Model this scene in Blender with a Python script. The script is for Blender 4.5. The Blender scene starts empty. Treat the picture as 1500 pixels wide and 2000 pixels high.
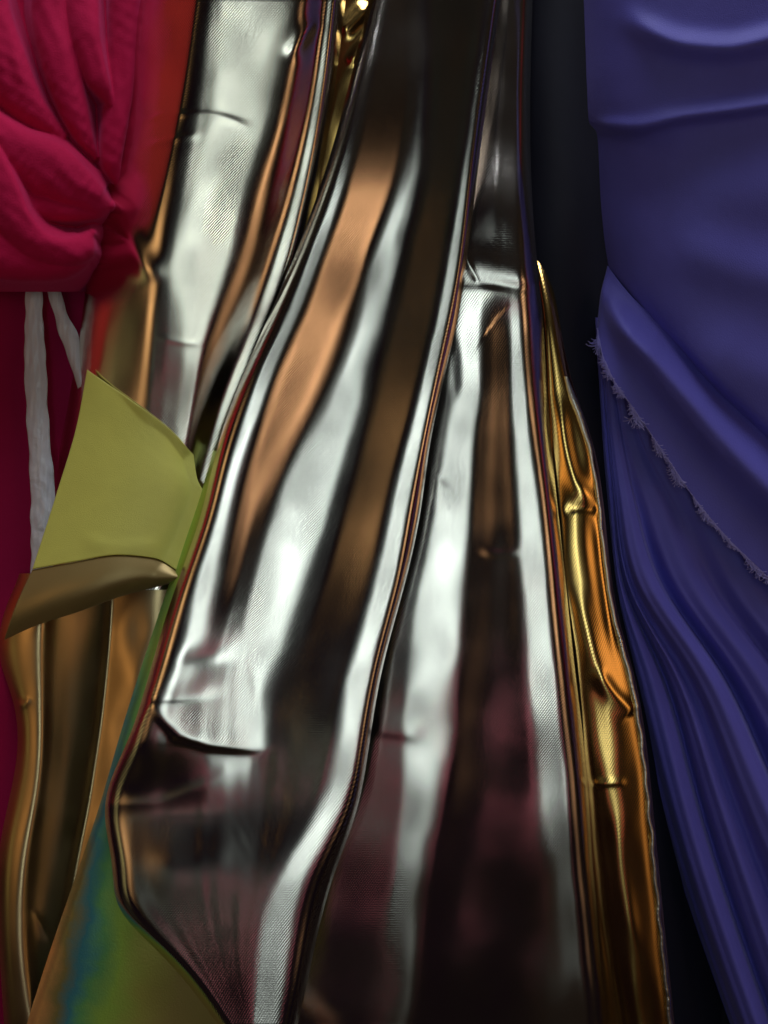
import bpy, bmesh, math, random
import numpy as np
from mathutils import Vector, Matrix

# ------------------------------------------------------------------ scale
K = 0.0004            # metres per photo pixel on the cloth plane (y = 0)
D = 0.75              # camera distance from that plane
R = math.radians
scene = bpy.context.scene
COL = scene.collection
random.seed(7)
rng = np.random.default_rng(11)

# ------------------------------------------------------------------ camera
cam_d = bpy.data.cameras.new('camera')
cam = bpy.data.objects.new('camera', cam_d); COL.objects.link(cam)
cam.location = (0, -D, 0); cam.rotation_euler = (R(90), 0, 0)
cam_d.sensor_fit = 'VERTICAL'; cam_d.sensor_height = 32.0
cam_d.lens = 16.0 / (1000 * K / D)
cam_d.clip_start = 0.02; cam_d.clip_end = 50
cam_d.dof.use_dof = True; cam_d.dof.focus_distance = D - 0.015; cam_d.dof.aperture_fstop = 5.0
scene.camera = cam

# ------------------------------------------------------------------ world: dim shop interior
w = bpy.data.worlds.new('World'); scene.world = w; w.use_nodes = True
wt = w.node_tree; bg = wt.nodes['Background']; bg.inputs['Strength'].default_value = 0.020
_tc = wt.nodes.new('ShaderNodeTexCoord'); _nz = wt.nodes.new('ShaderNodeTexNoise'); _nz.inputs['Scale'].default_value = 2.2; _nz.inputs['Detail'].default_value = 2.0
_rp = wt.nodes.new('ShaderNodeValToRGB'); wt.links.new(_tc.outputs['Generated'], _nz.inputs['Vector']); wt.links.new(_nz.outputs[0], _rp.inputs[0]); wt.links.new(_rp.outputs[0], bg.inputs['Color'])
_el = [(0.30, (0.10, 0.05, 0.14)), (0.42, (0.28, 0.13, 0.22)), (0.50, (0.22, 0.16, 0.14)), (0.58, (0.70, 0.42, 0.24)), (0.68, (0.40, 0.45, 0.36))]
while len(_rp.color_ramp.elements) < len(_el): _rp.color_ramp.elements.new(0.5)
for _e, (_p, _c) in zip(_rp.color_ramp.elements, _el): _e.position = _p; _e.color = (*_c, 1)

# ------------------------------------------------------------------ lamps: shop lighting, then added coloured helpers that tint the foil's reflections
def area(name, loc, target, sx, sy, radiance, col, prof_v=None, prof_u=None):
    """rectangular lamp; prof_v / prof_u: brightness along its height / width (position 0..1, level) like a tube behind a diffuser"""
    l = bpy.data.lights.new(name, 'AREA'); l.shape = 'RECTANGLE'
    l.size = sx; l.size_y = sy; l.energy = radiance * math.pi * sx * sy; l.color = col
    o = bpy.data.objects.new(name, l); COL.objects.link(o); o.location = loc
    d = Vector(target) - Vector(loc)
    o.rotation_euler = d.to_track_quat('-Z', 'Y').to_euler()
    if prof_v or prof_u:
        l.use_nodes = True; nt = l.node_tree; em = nt.nodes['Emission']
        g = nt.nodes.new('ShaderNodeNewGeometry'); sp = nt.nodes.new('ShaderNodeSeparateXYZ'); nt.links.new(g.outputs['Parametric'], sp.inputs[0])
        outs = []
        for k, prof in ((0, prof_u), (1, prof_v)):
            if not prof: continue
            r = nt.nodes.new('ShaderNodeValToRGB'); r.color_ramp.interpolation = 'EASE'
            while len(r.color_ramp.elements) < len(prof): r.color_ramp.elements.new(0.5)
            for e, (p, v) in zip(r.color_ramp.elements, prof): e.position = p; e.color = (v, v, v, 1)
            nt.links.new(sp.outputs[k], r.inputs[0]); outs.append(r.outputs[0])
        if len(outs) == 2:
            m = nt.nodes.new('ShaderNodeMath'); m.operation = 'MULTIPLY'
            nt.links.new(outs[0], m.inputs[0]); nt.links.new(outs[1], m.inputs[1]); outs = [m.outputs[0]]
        nt.links.new(outs[0], em.inputs['Strength'])
    return o
def ring(name, az, r, z, wdt, hgt, rad, col, pv=None, pu=None):
    a = R(az)
    return area(name, (r * math.sin(a), -r * math.cos(a), z), (0, 0, z), wdt, hgt, rad, col, pv, pu)
SOFT = [(0.0, 0.0), (0.16, 0.10), (0.34, 0.55), (0.5, 1.0), (0.66, 0.55), (0.84, 0.10), (1.0, 0.0)]
area('front_tube_lamp', (0, -1.6, -0.20), (0, 0, -0.20), 1.20, 2.2, 3.3, (0.86, 1.0, 0.955),
     [(0.0, 0.05), (0.10, 0.12), (0.22, 0.35), (0.36, 0.85), (0.50, 1.0), (0.70, 1.0), (0.86, 0.40), (1.0, 0.0)],
     [(0.0, 0.0), (0.16, 0.008), (0.28, 0.03), (0.37, 0.12), (0.44, 0.48), (0.5, 1.0), (0.56, 0.48), (0.63, 0.12), (0.72, 0.03), (0.84, 0.008), (1.0, 0.0)])
area('ceiling_lamp', (0.40, -0.60, 2.0), (0, 0, 0), 1.8, 0.7, 7.0, (0.95, 0.98, 1.0))
ring('added_warm_fill_right', 46, 1.5, -0.215, 0.84, 1.87, 1.55, (1.0, 0.54, 0.26), [(0.0, 0.0), (0.19, 0.22), (0.40, 0.38), (0.56, 0.9), (0.64, 1.0), (0.72, 0.7), (0.83, 0.15), (1.0, 0.0)], SOFT)  # added unseen source, stands in for gold cloth mirrored in the foil
ring('added_warm_fill_left', -46, 1.5, 0.05, 0.84, 1.4, 1.4, (1.0, 0.55, 0.22), [(0.0, 0.1), (0.3, 0.5), (0.48, 1.0), (0.6, 0.75), (0.76, 0.18), (1.0, 0.0)], SOFT)  # unseen helper, puts copper stripes on left-facing folds
ring('added_yellow_fill_left', -70, 1.5, -0.35, 0.46, 1.6, 0.60, (0.85, 0.72, 0.28), SOFT, SOFT)  # added to give the left flanks an olive-yellow reflection
ring('added_red_fill_left', -86, 1.4, 0.55, 0.9, 2.2, 0.26, (1.0, 0.05, 0.05), [(0.0, 0.0), (0.2, 0.7), (0.5, 1.0), (0.8, 0.9), (1.0, 0.0)], SOFT)  # added in place of crimson cloth mirrored in the left folds
ring('added_red_fill_right', 84, 1.4, 0.45, 0.7, 2.0, 0.34, (1.0, 0.07, 0.09), SOFT, SOFT)  # unseen helper, dark red reflection on right-facing folds
ring('added_low_red_fill_right', 14.0, 1.62, -0.70, 0.24, 1.4, 0.55, (1.0, 0.24, 0.32), SOFT, SOFT)  # added for red streaks beside the lower pale bands, as from crimson cloth
ring('added_low_red_fill_left', -14.0, 1.62, -0.85, 0.24, 1.2, 0.45, (1.0, 0.28, 0.34), SOFT, SOFT)  # unseen counterpart, maroon reflections low on left-facing folds
ring('added_dim_green_fill_left', -25.0, 1.62, -0.50, 0.30, 0.8, 0.16, (0.80, 0.95, 0.82), SOFT, SOFT)  # added for a soft grey-green reflection on the lower folds

vs = scene.view_settings
vs.view_transform = 'Standard'; vs.look = 'None'; vs.exposure = 0.0; vs.gamma = 1.0
scene.render.engine = 'CYCLES'

# ------------------------------------------------------------------ helpers
def P(px, py, h=0.0):
    """photo pixel + height (m) in front of the wall plane -> world point"""
    s = (D - h) / D
    return ((px - 750) * K * s, -h, (1000 - py) * K * s)

def pchip(x, y, xq):
    x = np.asarray(x, float); y = np.asarray(y, float); xq = np.asarray(xq, float)
    if len(x) == 1: return np.full_like(xq, y[0])
    h = np.diff(x); d = np.diff(y) / h
    m = np.zeros_like(y)
    if len(x) == 2: m[:] = d[0]
    else:
        for i in range(1, len(x) - 1):
            if d[i-1] * d[i] > 0:
                w1 = 2*h[i] + h[i-1]; w2 = h[i] + 2*h[i-1]
                m[i] = (w1 + w2) / (w1/d[i-1] + w2/d[i])
        m[0] = d[0]; m[-1] = d[-1]
    i = np.clip(np.searchsorted(x, xq) - 1, 0, len(x) - 2)
    t = (xq - x[i]) / h[i]
    tc = np.clip(t, 0, 1)
    v = ((1+2*tc)*(1-tc)**2*y[i] + tc*(1-tc)**2*h[i]*m[i] + tc*tc*(3-2*tc)*y[i+1] + tc*tc*(tc-1)*h[i]*m[i+1])
    v = v + np.where(t < 0, (xq - x[0]) * m[0], 0) + np.where(t > 1, (xq - x[-1]) * m[-1], 0)
    return v

def cubic(x, y, xq):
    """natural cubic spline, straight beyond the ends"""
    x = np.asarray(x, float); y = np.asarray(y, float); xq = np.asarray(xq, float); n = len(x)
    if n < 3: return pchip(x, y, xq)
    h = np.diff(x); A = np.eye(n); r = np.zeros(n)
    for i in range(1, n-1):
        A[i, i-1] = h[i-1]; A[i, i] = 2*(h[i-1] + h[i]); A[i, i+1] = h[i]
        r[i] = 6*((y[i+1]-y[i])/h[i] - (y[i]-y[i-1])/h[i-1])
    M = np.linalg.solve(A, r)
    i = np.clip(np.searchsorted(x, xq) - 1, 0, n-2); q = np.clip(xq, x[0], x[-1])
    a = (x[i+1]-q)/h[i]; b = (q-x[i])/h[i]
    v = a*y[i] + b*y[i+1] + ((a**3-a)*M[i] + (b**3-b)*M[i+1])*h[i]**2/6
    s0 = (y[1]-y[0])/h[0] - h[0]*(2*M[0]+M[1])/6; s1 = (y[-1]-y[-2])/h[-1] + h[-1]*(2*M[-1]+M[-2])/6
    return v + np.where(xq < x[0], (xq-x[0])*s0, 0) + np.where(xq > x[-1], (xq-x[-1])*s1, 0)

def blur_rows(A, k):
    if k < 1: return A
    w = np.hanning(2*k + 3)[1:-1]; w /= w.sum(); B = np.pad(A, ((k, k), (0, 0)), mode='edge')
    return sum(w[j]*B[j:j+A.shape[0]] for j in range(2*k + 1))

def seg_dist(X, Y, pts):
    """signed distance to a polyline (positive = right of travel on screen) and arc parameter 0..1"""
    pts = np.asarray(pts, float)
    L = np.hypot(*np.diff(pts, axis=0).T); cum = np.concatenate([[0], np.cumsum(L)])
    best = np.full(X.shape, 1e9); sd = np.zeros(X.shape); sp = np.zeros(X.shape)
    for i in range(len(L)):
        a = pts[i]; d = (pts[i+1] - a) / max(L[i], 1e-6)
        u = (X - a[0]) * d[0] + (Y - a[1]) * d[1]
        uc = np.clip(u, 0, L[i])
        ex = X - a[0] - uc*d[0]; ey = Y - a[1] - uc*d[1]
        dist = np.hypot(ex, ey)
        s = np.sign(-(X - a[0]) * d[1] + (Y - a[1]) * d[0])
        upd = dist < best
        best = np.where(upd, dist, best); sd = np.where(upd, s*dist, sd); sp = np.where(upd, (cum[i] + uc)/cum[-1], sp)
    return sd, sp

def spline(pts, n=40):
    pts = np.asarray(pts, float); t = np.linspace(0, 1, len(pts)); q = np.linspace(0, 1, n)
    return np.stack([pchip(t, pts[:, k], q) for k in range(pts.shape[1])], 1)

def wrinkle(X, Y, pts, amp, wa, wb, kind='g', ends=(0.25, 0.25)):
    """ridge along a line: wa = width on the left of travel, wb = right (px); amp in mm"""
    q = spline(pts, 24) if len(pts) > 2 else np.asarray(pts, float)
    sd, sp = seg_dist(X, Y, q)
    wd = np.where(sd < 0, wa, wb)
    d = np.abs(sd) / wd
    if kind == 'g': pr = np.exp(-d*d)
    elif kind == 'c': pr = np.exp(-np.sqrt(d*d + 0.02) + 0.1414)
    else: pr = np.clip(1 - np.sqrt(d*d + 0.004), 0, 1)
    e0, e1 = ends
    win = np.ones_like(sp)
    if e0: win = win * np.clip(sp/e0, 0, 1)
    if e1: win = win * np.clip((1-sp)/e1, 0, 1)
    win = win*win*(3 - 2*win)
    return amp * 0.001 * pr * win

def smooth_noise(X, Y, sx, sy, amp, seed):
    r = np.random.default_rng(seed); out = np.zeros(X.shape)
    for _ in range(7):
        a = r.uniform(-1, 1, 2); p = r.uniform(0, 6.28)
        out += np.sin(X/sx*(0.6 + abs(a[0])) * np.sign(a[0]) * 6.28 + Y/sy*(0.6 + abs(a[1]))*6.28 + p)
    return out / 7 * amp * 0.001

def link(name, me, mats, parent=None):
    o = bpy.data.objects.new(name, me); COL.objects.link(o)
    for m in (mats if isinstance(mats, (list, tuple)) else [mats]): me.materials.append(m)
    if parent: o.parent = parent
    return o
def tag(o, label, cat, group=None, kind=None):
    o['label'] = label
    if cat: o['category'] = cat
    if group: o['group'] = group
    if kind: o['kind'] = kind
    return o
def thing(name, label, cat, loc, group=None):
    o = bpy.data.objects.new(name, None); COL.objects.link(o); o.empty_display_size = 0.02
    tag(o, label, cat, group); return o

def grid_mesh(name, PX, PY, H, mats, parent=None, thick=0.0):
    nr, nc = PX.shape
    s = (D - H) / D
    V = np.stack([(PX - 750)*K*s, -H, (1000 - PY)*K*s], -1).reshape(-1, 3)
    idx = np.arange(nr*nc).reshape(nr, nc)
    F = np.stack([idx[1:, :-1], idx[1:, 1:], idx[:-1, 1:], idx[:-1, :-1]], -1).reshape(-1, 4)
    me = bpy.data.meshes.new(name)
    me.vertices.add(len(V)); me.vertices.foreach_set('co', V.ravel())
    me.loops.add(F.size); me.loops.foreach_set('vertex_index', F.ravel().astype(np.int32))
    me.polygons.add(len(F)); me.polygons.foreach_set('loop_start', np.arange(0, F.size, 4, dtype=np.int32))
    me.polygons.foreach_set('loop_total', np.full(len(F), 4, dtype=np.int32))
    me.update(calc_edges=True)
    # cloth coordinates: arc length across, length down (in metres)
    V3 = V.reshape(nr, nc, 3)
    du = np.linalg.norm(np.diff(V3, axis=1), axis=2); U = np.concatenate([np.zeros((nr, 1)), np.cumsum(du, 1)], 1)
    U = U - U[:, nc//2:nc//2+1]
    VV = np.repeat((2000 - PY[:, :1]) * K, nc, 1)
    uv = np.stack([U, VV], -1).reshape(-1, 2)
    lay = me.uv_layers.new(name='cloth')
    lay.data.foreach_set('uv', uv[F.ravel()].ravel())
    me.polygons.foreach_set('use_smooth', np.ones(len(F), dtype=bool))
    me.update()
    o = link(name, me, mats, parent)
    if thick:
        md = o.modifiers.new('thickness', 'SOLIDIFY'); md.thickness = thick; md.offset = -1
    return o

YF = 1.6    # lamp plane distance, for the neutral direction of a fold face
def sheet_field(keys, strands, anchor, ah, y0=-220, y1=2220, step=4.0, wr=None, tblur=4, tnoise=3.2):
    """strands: [(px per key row, facing angle per key row)], angle in degrees from 'mirrors the front tube'
    (+ = faces right).  Slopes are integrated across each row, starting at strand `anchor` with height ah (mm)."""
    py = np.arange(y0, y1 + step, step)
    pyc = np.clip(py, keys[0], keys[-1])
    SX = blur_rows(np.stack([cubic(s[2] or keys, s[0], py) for s in strands], 1), 12)
    ST = blur_rows(np.stack([pchip(s[2] or keys, s[1], pyc) for s in strands], 1), tblur)
    SX = np.maximum.accumulate(SX + np.arange(SX.shape[1])*0.01, axis=1)
    cols = []
    for i in range(len(strands) - 1):
        n = max(3, int(np.median(SX[:, i+1] - SX[:, i]) / step * 1.2))
        cols += [i + k/n for k in range(n)]
    cols.append(len(strands) - 1.0)
    cols = np.array(cols); ci = np.minimum(cols.astype(int), len(strands) - 2); f = cols - ci
    PX = SX[:, ci]*(1-f) + SX[:, ci+1]*f
    fs = f*f*(3 - 2*f)*0.5 + f*0.5
    T = ST[:, ci]*(1-f) + ST[:, ci+1]*f
    T = blur_rows(T.T, 2).T
    CX = np.repeat(cols[None, :], len(py), 0); CY = np.repeat(py[:, None], len(cols), 1)
    T = T + (1000*smooth_noise(CX, CY, 1.5, 1500, tnoise, int(keys[1]) + len(strands)) + 1000*smooth_noise(PX, CY, 420, 420, 1.4, 17 + len(strands)))*np.clip(1.35 - np.abs(T)/40, 0, 1)*np.clip((SX[:, ci+1] - SX[:, ci])/22.0, 0.15, 1)
    x0 = (PX - 750)*K
    phiW = 0.5*(np.degrees(np.arctan2(-x0, D)) + np.degrees(np.arctan2(-x0, YF)))
    ang = np.clip(phiW + T, -80, 80)
    sl = -np.tan(np.radians(ang))
    dx = np.diff(PX, axis=1)*K
    H = np.concatenate([np.zeros((len(py), 1)), np.cumsum(0.5*(sl[:, 1:] + sl[:, :-1])*dx, 1)], 1)
    ac = int(np.argmin(np.abs(cols - anchor)))
    A = cubic(keys, ah, pyc) * 0.001
    H = H - H[:, ac:ac+1] + A[:, None]
    PY = np.repeat(py[:, None], PX.shape[1], 1)
    if wr is not None: H = H + wr(PX, PY)
    return PX, PY, H

# ------------------------------------------------------------------ materials
def mat(name):
    m = bpy.data.materials.new(name); m.use_nodes = True
    nt = m.node_tree; b = nt.nodes['Principled BSDF']
    return m, nt, b
def N(nt, t, **kw):
    n = nt.nodes.new(t)
    for k, v in kw.items(): setattr(n, k, v)
    return n

def foil(name, col, rough=0.2, weave=1.0, col2=None, crinkle=0.3):
    """metal-coated woven cloth: thread-fine relief from the cloth's own coordinates"""
    m, nt, b = mat(name); L = nt.links.new
    b.inputs['Metallic'].default_value = 1.0
    uv = N(nt, 'ShaderNodeUVMap'); uv.uv_map = 'cloth'
    # cross threads
    mp = N(nt, 'ShaderNodeMapping'); mp.inputs['Scale'].default_value = (480, 1150, 1); L(uv.outputs[0], mp.inputs[0])
    n1 = N(nt, 'ShaderNodeTexNoise'); n1.inputs['Scale'].default_value = 1.0; n1.inputs['Detail'].default_value = 0.5; L(mp.outputs[0], n1.inputs['Vector'])
    # twill diagonal, a regular 2 mm rib slightly disturbed
    mp2 = N(nt, 'ShaderNodeMapping'); mp2.inputs['Rotation'].default_value = (0, 0, R(34)); mp2.inputs['Scale'].default_value = (1, 1, 1); L(uv.outputs[0], mp2.inputs[0])
    n2 = N(nt, 'ShaderNodeTexWave'); n2.wave_type = 'BANDS'; n2.inputs['Scale'].default_value = 190; n2.inputs['Distortion'].default_value = 1.6; n2.inputs['Detail'].default_value = 1.0; n2.inputs['Detail Scale'].default_value = 2.0; L(mp2.outputs[0], n2.inputs['Vector'])
    # soft crinkles in the coating
    n3 = N(nt, 'ShaderNodeTexNoise'); n3.inputs['Scale'].default_value = 24; n3.inputs['Detail'].default_value = 1.5; n3.inputs['Distortion'].default_value = 0.4; L(uv.outputs[0], n3.inputs['Vector'])
    n5 = N(nt, 'ShaderNodeTexWave'); n5.wave_type = 'BANDS'; n5.bands_direction = 'Y'; n5.inputs['Scale'].default_value = 230; n5.inputs['Distortion'].default_value = 1.0; n5.inputs['Detail'].default_value = 1.0; L(uv.outputs[0], n5.inputs['Vector'])
    n6 = N(nt, 'ShaderNodeTexNoise'); n6.inputs['Scale'].default_value = 16; n6.inputs['Detail'].default_value = 2; L(uv.outputs[0], n6.inputs['Vector'])
    am = N(nt, 'ShaderNodeMapRange'); am.inputs['From Min'].default_value = 0.35; am.inputs['From Max'].default_value = 0.65; am.inputs['To Min'].default_value = 0.16; am.inputs['To Max'].default_value = 0.46; L(n6.outputs[0], am.inputs['Value'])
    a0 = N(nt, 'ShaderNodeMath', operation='MULTIPLY'); a0.inputs[1].default_value = 0.28; L(n1.outputs[0], a0.inputs[0])
    a2 = N(nt, 'ShaderNodeMath', operation='MULTIPLY_ADD'); a2.inputs[1].default_value = 0.12; L(n5.outputs['Fac'], a2.inputs[0]); L(a0.outputs[0], a2.inputs[2])
    a1 = N(nt, 'ShaderNodeMath', operation='MULTIPLY_ADD'); L(am.outputs[0], a1.inputs[1]); L(n2.outputs['Fac'], a1.inputs[0]); L(a2.outputs[0], a1.inputs[2])
    bp = N(nt, 'ShaderNodeBump'); bp.inputs['Strength'].default_value = 0.55*weave; bp.inputs['Distance'].default_value = 0.00023; L(a1.outputs[0], bp.inputs['Height'])
    bp2 = N(nt, 'ShaderNodeBump'); bp2.inputs['Strength'].default_value = crinkle; bp2.inputs['Distance'].default_value = 0.0012; L(n3.outputs[0], bp2.inputs['Height']); L(bp.outputs[0], bp2.inputs['Normal'])
    L(bp2.outputs[0], b.inputs['Normal'])
    # rubbed, slightly uneven gloss
    n4 = N(nt, 'ShaderNodeTexNoise'); n4.inputs['Scale'].default_value = 14; n4.inputs['Detail'].default_value = 5; L(uv.outputs[0], n4.inputs['Vector'])
    mr = N(nt, 'ShaderNodeMapRange'); mr.inputs['From Min'].default_value = 0.3; mr.inputs['From Max'].default_value = 0.7
    mr.inputs['To Min'].default_value = rough*0.8; mr.inputs['To Max'].default_value = rough*1.25; L(n4.outputs[0], mr.inputs['Value']); L(mr.outputs[0], b.inputs['Roughness'])
    cr = N(nt, 'ShaderNodeMix', data_type='RGBA'); cr.inputs['A'].default_value = (*col, 1); cr.inputs['B'].default_value = (*(col2 or [c*0.86 for c in col]), 1)
    L(n4.outputs[0], cr.inputs['Factor']); L(cr.outputs['Result'], b.inputs['Base Color'])
    return m

def cloth(name, col, rough=0.75, sheen=0.3, sheencol=(1, 1, 1), weave=0.25, spec=0.25, scale=900, uvmap=True, col2=None):
    m, nt, b = mat(name); L = nt.links.new
    b.inputs['Roughness'].default_value = rough
    b.inputs['Specular IOR Level'].default_value = spec
    b.inputs['Sheen Weight'].default_value = sheen; b.inputs['Sheen Tint'].default_value = (*sheencol, 1); b.inputs['Sheen Roughness'].default_value = 0.4
    if uvmap:
        src = N(nt, 'ShaderNodeUVMap'); src.uv_map = 'cloth'; so = src.outputs[0]
    else:
        src = N(nt, 'ShaderNodeTexCoord'); so = src.outputs['Object']
    n1 = N(nt, 'ShaderNodeTexNoise'); n1.inputs['Scale'].default_value = scale; n1.inputs['Detail'].default_value = 2; L(so, n1.inputs['Vector'])
    n2 = N(nt, 'ShaderNodeTexNoise'); n2.inputs['Scale'].default_value = 25; n2.inputs['Detail'].default_value = 4; L(so, n2.inputs['Vector'])
    a = N(nt, 'ShaderNodeMath', operation='MULTIPLY_ADD'); a.inputs[1].default_value = 3.0; L(n2.outputs[0], a.inputs[0]); L(n1.outputs[0], a.inputs[2])
    bp = N(nt, 'ShaderNodeBump'); bp.inputs['Strength'].default_value = weave; bp.inputs['Distance'].default_value = 0.0005; L(a.outputs[0], bp.inputs['Height']); L(bp.outputs[0], b.inputs['Normal'])
    cr = N(nt, 'ShaderNodeMix', data_type='RGBA'); cr.inputs['A'].default_value = (*col, 1); cr.inputs['B'].default_value = (*(col2 or [c*0.8 for c in col]), 1)
    L(n2.outputs[0], cr.inputs['Factor']); L(cr.outputs['Result'], b.inputs['Base Color'])
    return m

M_silver = foil('silver_foil_cloth', (0.84, 0.80, 0.76), 0.13, 0.9, crinkle=0.06)
M_champ = foil('champagne_foil_cloth', (0.86, 0.80, 0.70), 0.13, 0.9, crinkle=0.04)
M_gold = foil('gold_foil_cloth', (0.92, 0.60, 0.20), 0.17, 0.4, crinkle=0.15)
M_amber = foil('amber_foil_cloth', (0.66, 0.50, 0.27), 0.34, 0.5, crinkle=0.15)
M_crimson = cloth('crimson_crepe', (0.52, 0.008, 0.075), 0.85, 0.35, (1, 0.2, 0.6), 0.5, 0.12, 600)
M_crimson2 = cloth('crimson_crepe_flat', (0.34, 0.004, 0.062), 0.85, 0.2, (1, 0.2, 0.5), 0.3, 0.15)
M_purple = cloth('violet_jersey', (0.130, 0.124, 0.60), 0.55, 0.22, (0.6, 0.58, 1), 0.6, 0.3, 1100)
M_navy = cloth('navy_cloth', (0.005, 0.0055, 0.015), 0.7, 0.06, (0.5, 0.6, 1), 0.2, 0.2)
M_backing = cloth('chartreuse_backing', (0.80, 0.80, 0.17), 0.42, 0.5, (1, 1, 0.5), 0.5, 0.6, 1300)
M_wall = cloth('dark_backing_wall', (0.012, 0.010, 0.012), 0.9, 0, (1, 1, 1), 0.1, 0.1, uvmap=False)

# =================================================================== SETTING: dark wall behind the cloths
bm = bmesh.new()
bmesh.ops.create_cube(bm, size=1.0, matrix=Matrix.Translation((0, 0.17, 0)) @ Matrix.Diagonal((1.6, 0.02, 1.7, 1)))
me = bpy.data.meshes.new('wall'); bm.to_mesh(me); bm.free()
wall = link('wall', me, M_wall); wall['kind'] = 'structure'

# =================================================================== CENTRE: silver foil cloth
KC = [0, 350, 560, 667, 860, 1000, 1150, 1300, 1440, 1600, 1700, 1900, 2000]
KE = [0, 350, 560, 667, 860, 1000, 1150, 1300, 1370, 1450, 1565, 1700, 1775, 1850, 1920, 2000]
def st(px, t, keys=None):
    if isinstance(t, (int, float)): t = [t]*len(px)
    return (px, t, keys)
c_str = [
 # left edge, tucked behind above, free pouch outline below
 st([720, 630, 550, 503, 428, 394, 342, 296, 276, 248, 205, 220, 232, 300, 365, 425], -76, KE),
 st([731, 640, 560, 513, 438, 404, 354, 309, 288, 260, 218, 233, 246, 318, 383, 440], -58, KE),
 st([741, 652, 574, 528, 452, 416, 367, 322, 300, 278, 238, 255, 268, 332, 396, 450], [-14]*8 + [-18, -24, -16, -12, -10, -10, -10, -10], KE),
 # crest 3 (thin white stripe)
 st([746, 660, 584, 540, 466, 430, 388, 345, 302, 286.9, 285, 390, 458], [-1.5]*8 + [-7, -12.5, -12, -11, -11]),
 st([751, 671, 600, 556, 484, 448, 410, 372, 330, 320, 320, 405, 462], [1.5]*8 + [-3, -12.5, -12, -11, -11]),
 st([758, 681, 612, 568, 498, 465, 430, 390, 360, 350, 350, 415, 466], [14]*6 + [9, 3, 0, -12.5, -12, -11, -11]),
 # copper flank
 st([768, 700, 630, 588, 515, 486, 448, 408, 390, 383.1, 380, 425, 470], [22, 24, 24, 24, 24, 18, 13, 4, 1, -12.5, -12, -11, -11]),
 st([785, 755, 682, 645, 560, 505, 470, 430, 420, 411.2, 405, 440, 474], [20, 23, 24, 24, 22, 14, 8, 3, 2, -12.5, -12, -11, -11]),
 st([800, 776, 702, 676, 584, 525, 485, 450, 445, 436.2, 430, 450, 478], [10]*6 + [8, 3, 2, -12.5, -12, -11, -11]),
 # valley: broad pale band
 st([812, 788, 714, 690, 602, 542, 497, 470, 466, 457.4, 450, 460, 482], [3, 3, 3, 3, 3, 3, 3, 2, 1, -12.5, -12, -11, -10]),
 st([826, 806, 752, 726, 672, 634, 585, 532, 500, 489.3, 480, 472, 486], [-3, -3, -3, -3, -3, -3, -3, -3, -3, -12.5, -12, -11, -10]),
 st([838, 822, 772, 748, 702, 664, 618, 562, 532, 517.4, 505, 482, 489], [-11]*7 + [-12, -12, -13, -12, -10, -9]),
 # copper flank 2
 st([855, 845, 795, 770, 724, 690, 645, 600, 570, 545.6, 522, 488, 491], [-20, -23, -24, -24, -23, -20, -15, -12, -13, -14, -12, -9, -8]),
 st([925, 880, 845, 825, 775, 742, 705, 660, 628, 585.7, 538, 494, 493], [-20, -23, -24, -24, -23, -20, -15, -12, -12, -12, -9, -7, -6]),
 st([945, 897, 862, 840, 790, 757, 722, 678, 648, 604.6, 550, 500, 495], [-10]*9 + [-9, -6, -5, -5]),
 # crest 4
 st([953, 904, 868, 847, 800, 769, 735, 691, 664, 619.4, 563, 508, 497], -1.6),
 st([959, 912, 884, 862, 821, 794, 763, 725, 699, 658.1, 606, 560, 545], 1.6),
 st([964, 917, 891, 869, 828, 802, 773, 734, 708, 670.9, 625, 580, 560], 20),
 st([970, 923, 896, 876, 833, 813, 780, 740, 715, 683.6, 647, 596, 574], 68),
 st([978, 931, 904, 884, 841, 821, 788, 748, 723, 691.6, 655, 604, 582], 80),
]
def c_wr(X, Y):
    H = smooth_noise(X, Y, 500, 300, 1.0, 3)
    # pouch near the lower left: bulge, sharp lower lip of the pale facet, second crest
    H += wrinkle(X, Y, [(262, 1372), (300, 1395), (345, 1436), (410, 1460), (500, 1466), (580, 1440)], 2.6, 60, 60, 'c', (0.1, 0.45))
    sd, sp = seg_dist(X, Y, [(270, 1352), (345, 1438), (405, 1457), (500, 1466), (580, 1440)])
    win = np.clip((X-270)/60, 0, 1) * np.clip((540-X)/90, 0, 1) * np.clip((1600-Y)/140, 0, 1)
    H -= 0.0026*win*0.5*(1 + np.tanh((sd - 5)/6))
    H += wrinkle(X, Y, [(200, 1574), (300, 1570), (400, 1535), (500, 1470)], 3.2, 30, 110, 'c', (0.0, 0.45))
    H += wrinkle(X, Y, [(275, 1366), (350, 1364), (450, 1350)], -1.1, 20, 8, 'g', (0.15, 0.6))
    H += wrinkle(X, Y, [(335, 1290), (400, 1284), (490, 1262)], -1.1, 24, 14, 'g', (0.45, 0.5))
    H += wrinkle(X, Y, [(260, 1700), (380, 1690), (500, 1620)], 1.8, 45, 60, 'g', (0.3, 0.4))
    return H
PX, PY, H = sheet_field(KC, c_str, 15, [31, 29, 28, 29, 31, 33, 36, 39, 42, 43, 47, 51, 53], wr=c_wr)
centre = grid_mesh('foil_cloth', PX, PY, H, M_silver)
tag(centre, 'silver foil cloth hanging in long diagonal folds down the middle, with copper reflections', 'fabric')

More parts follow.
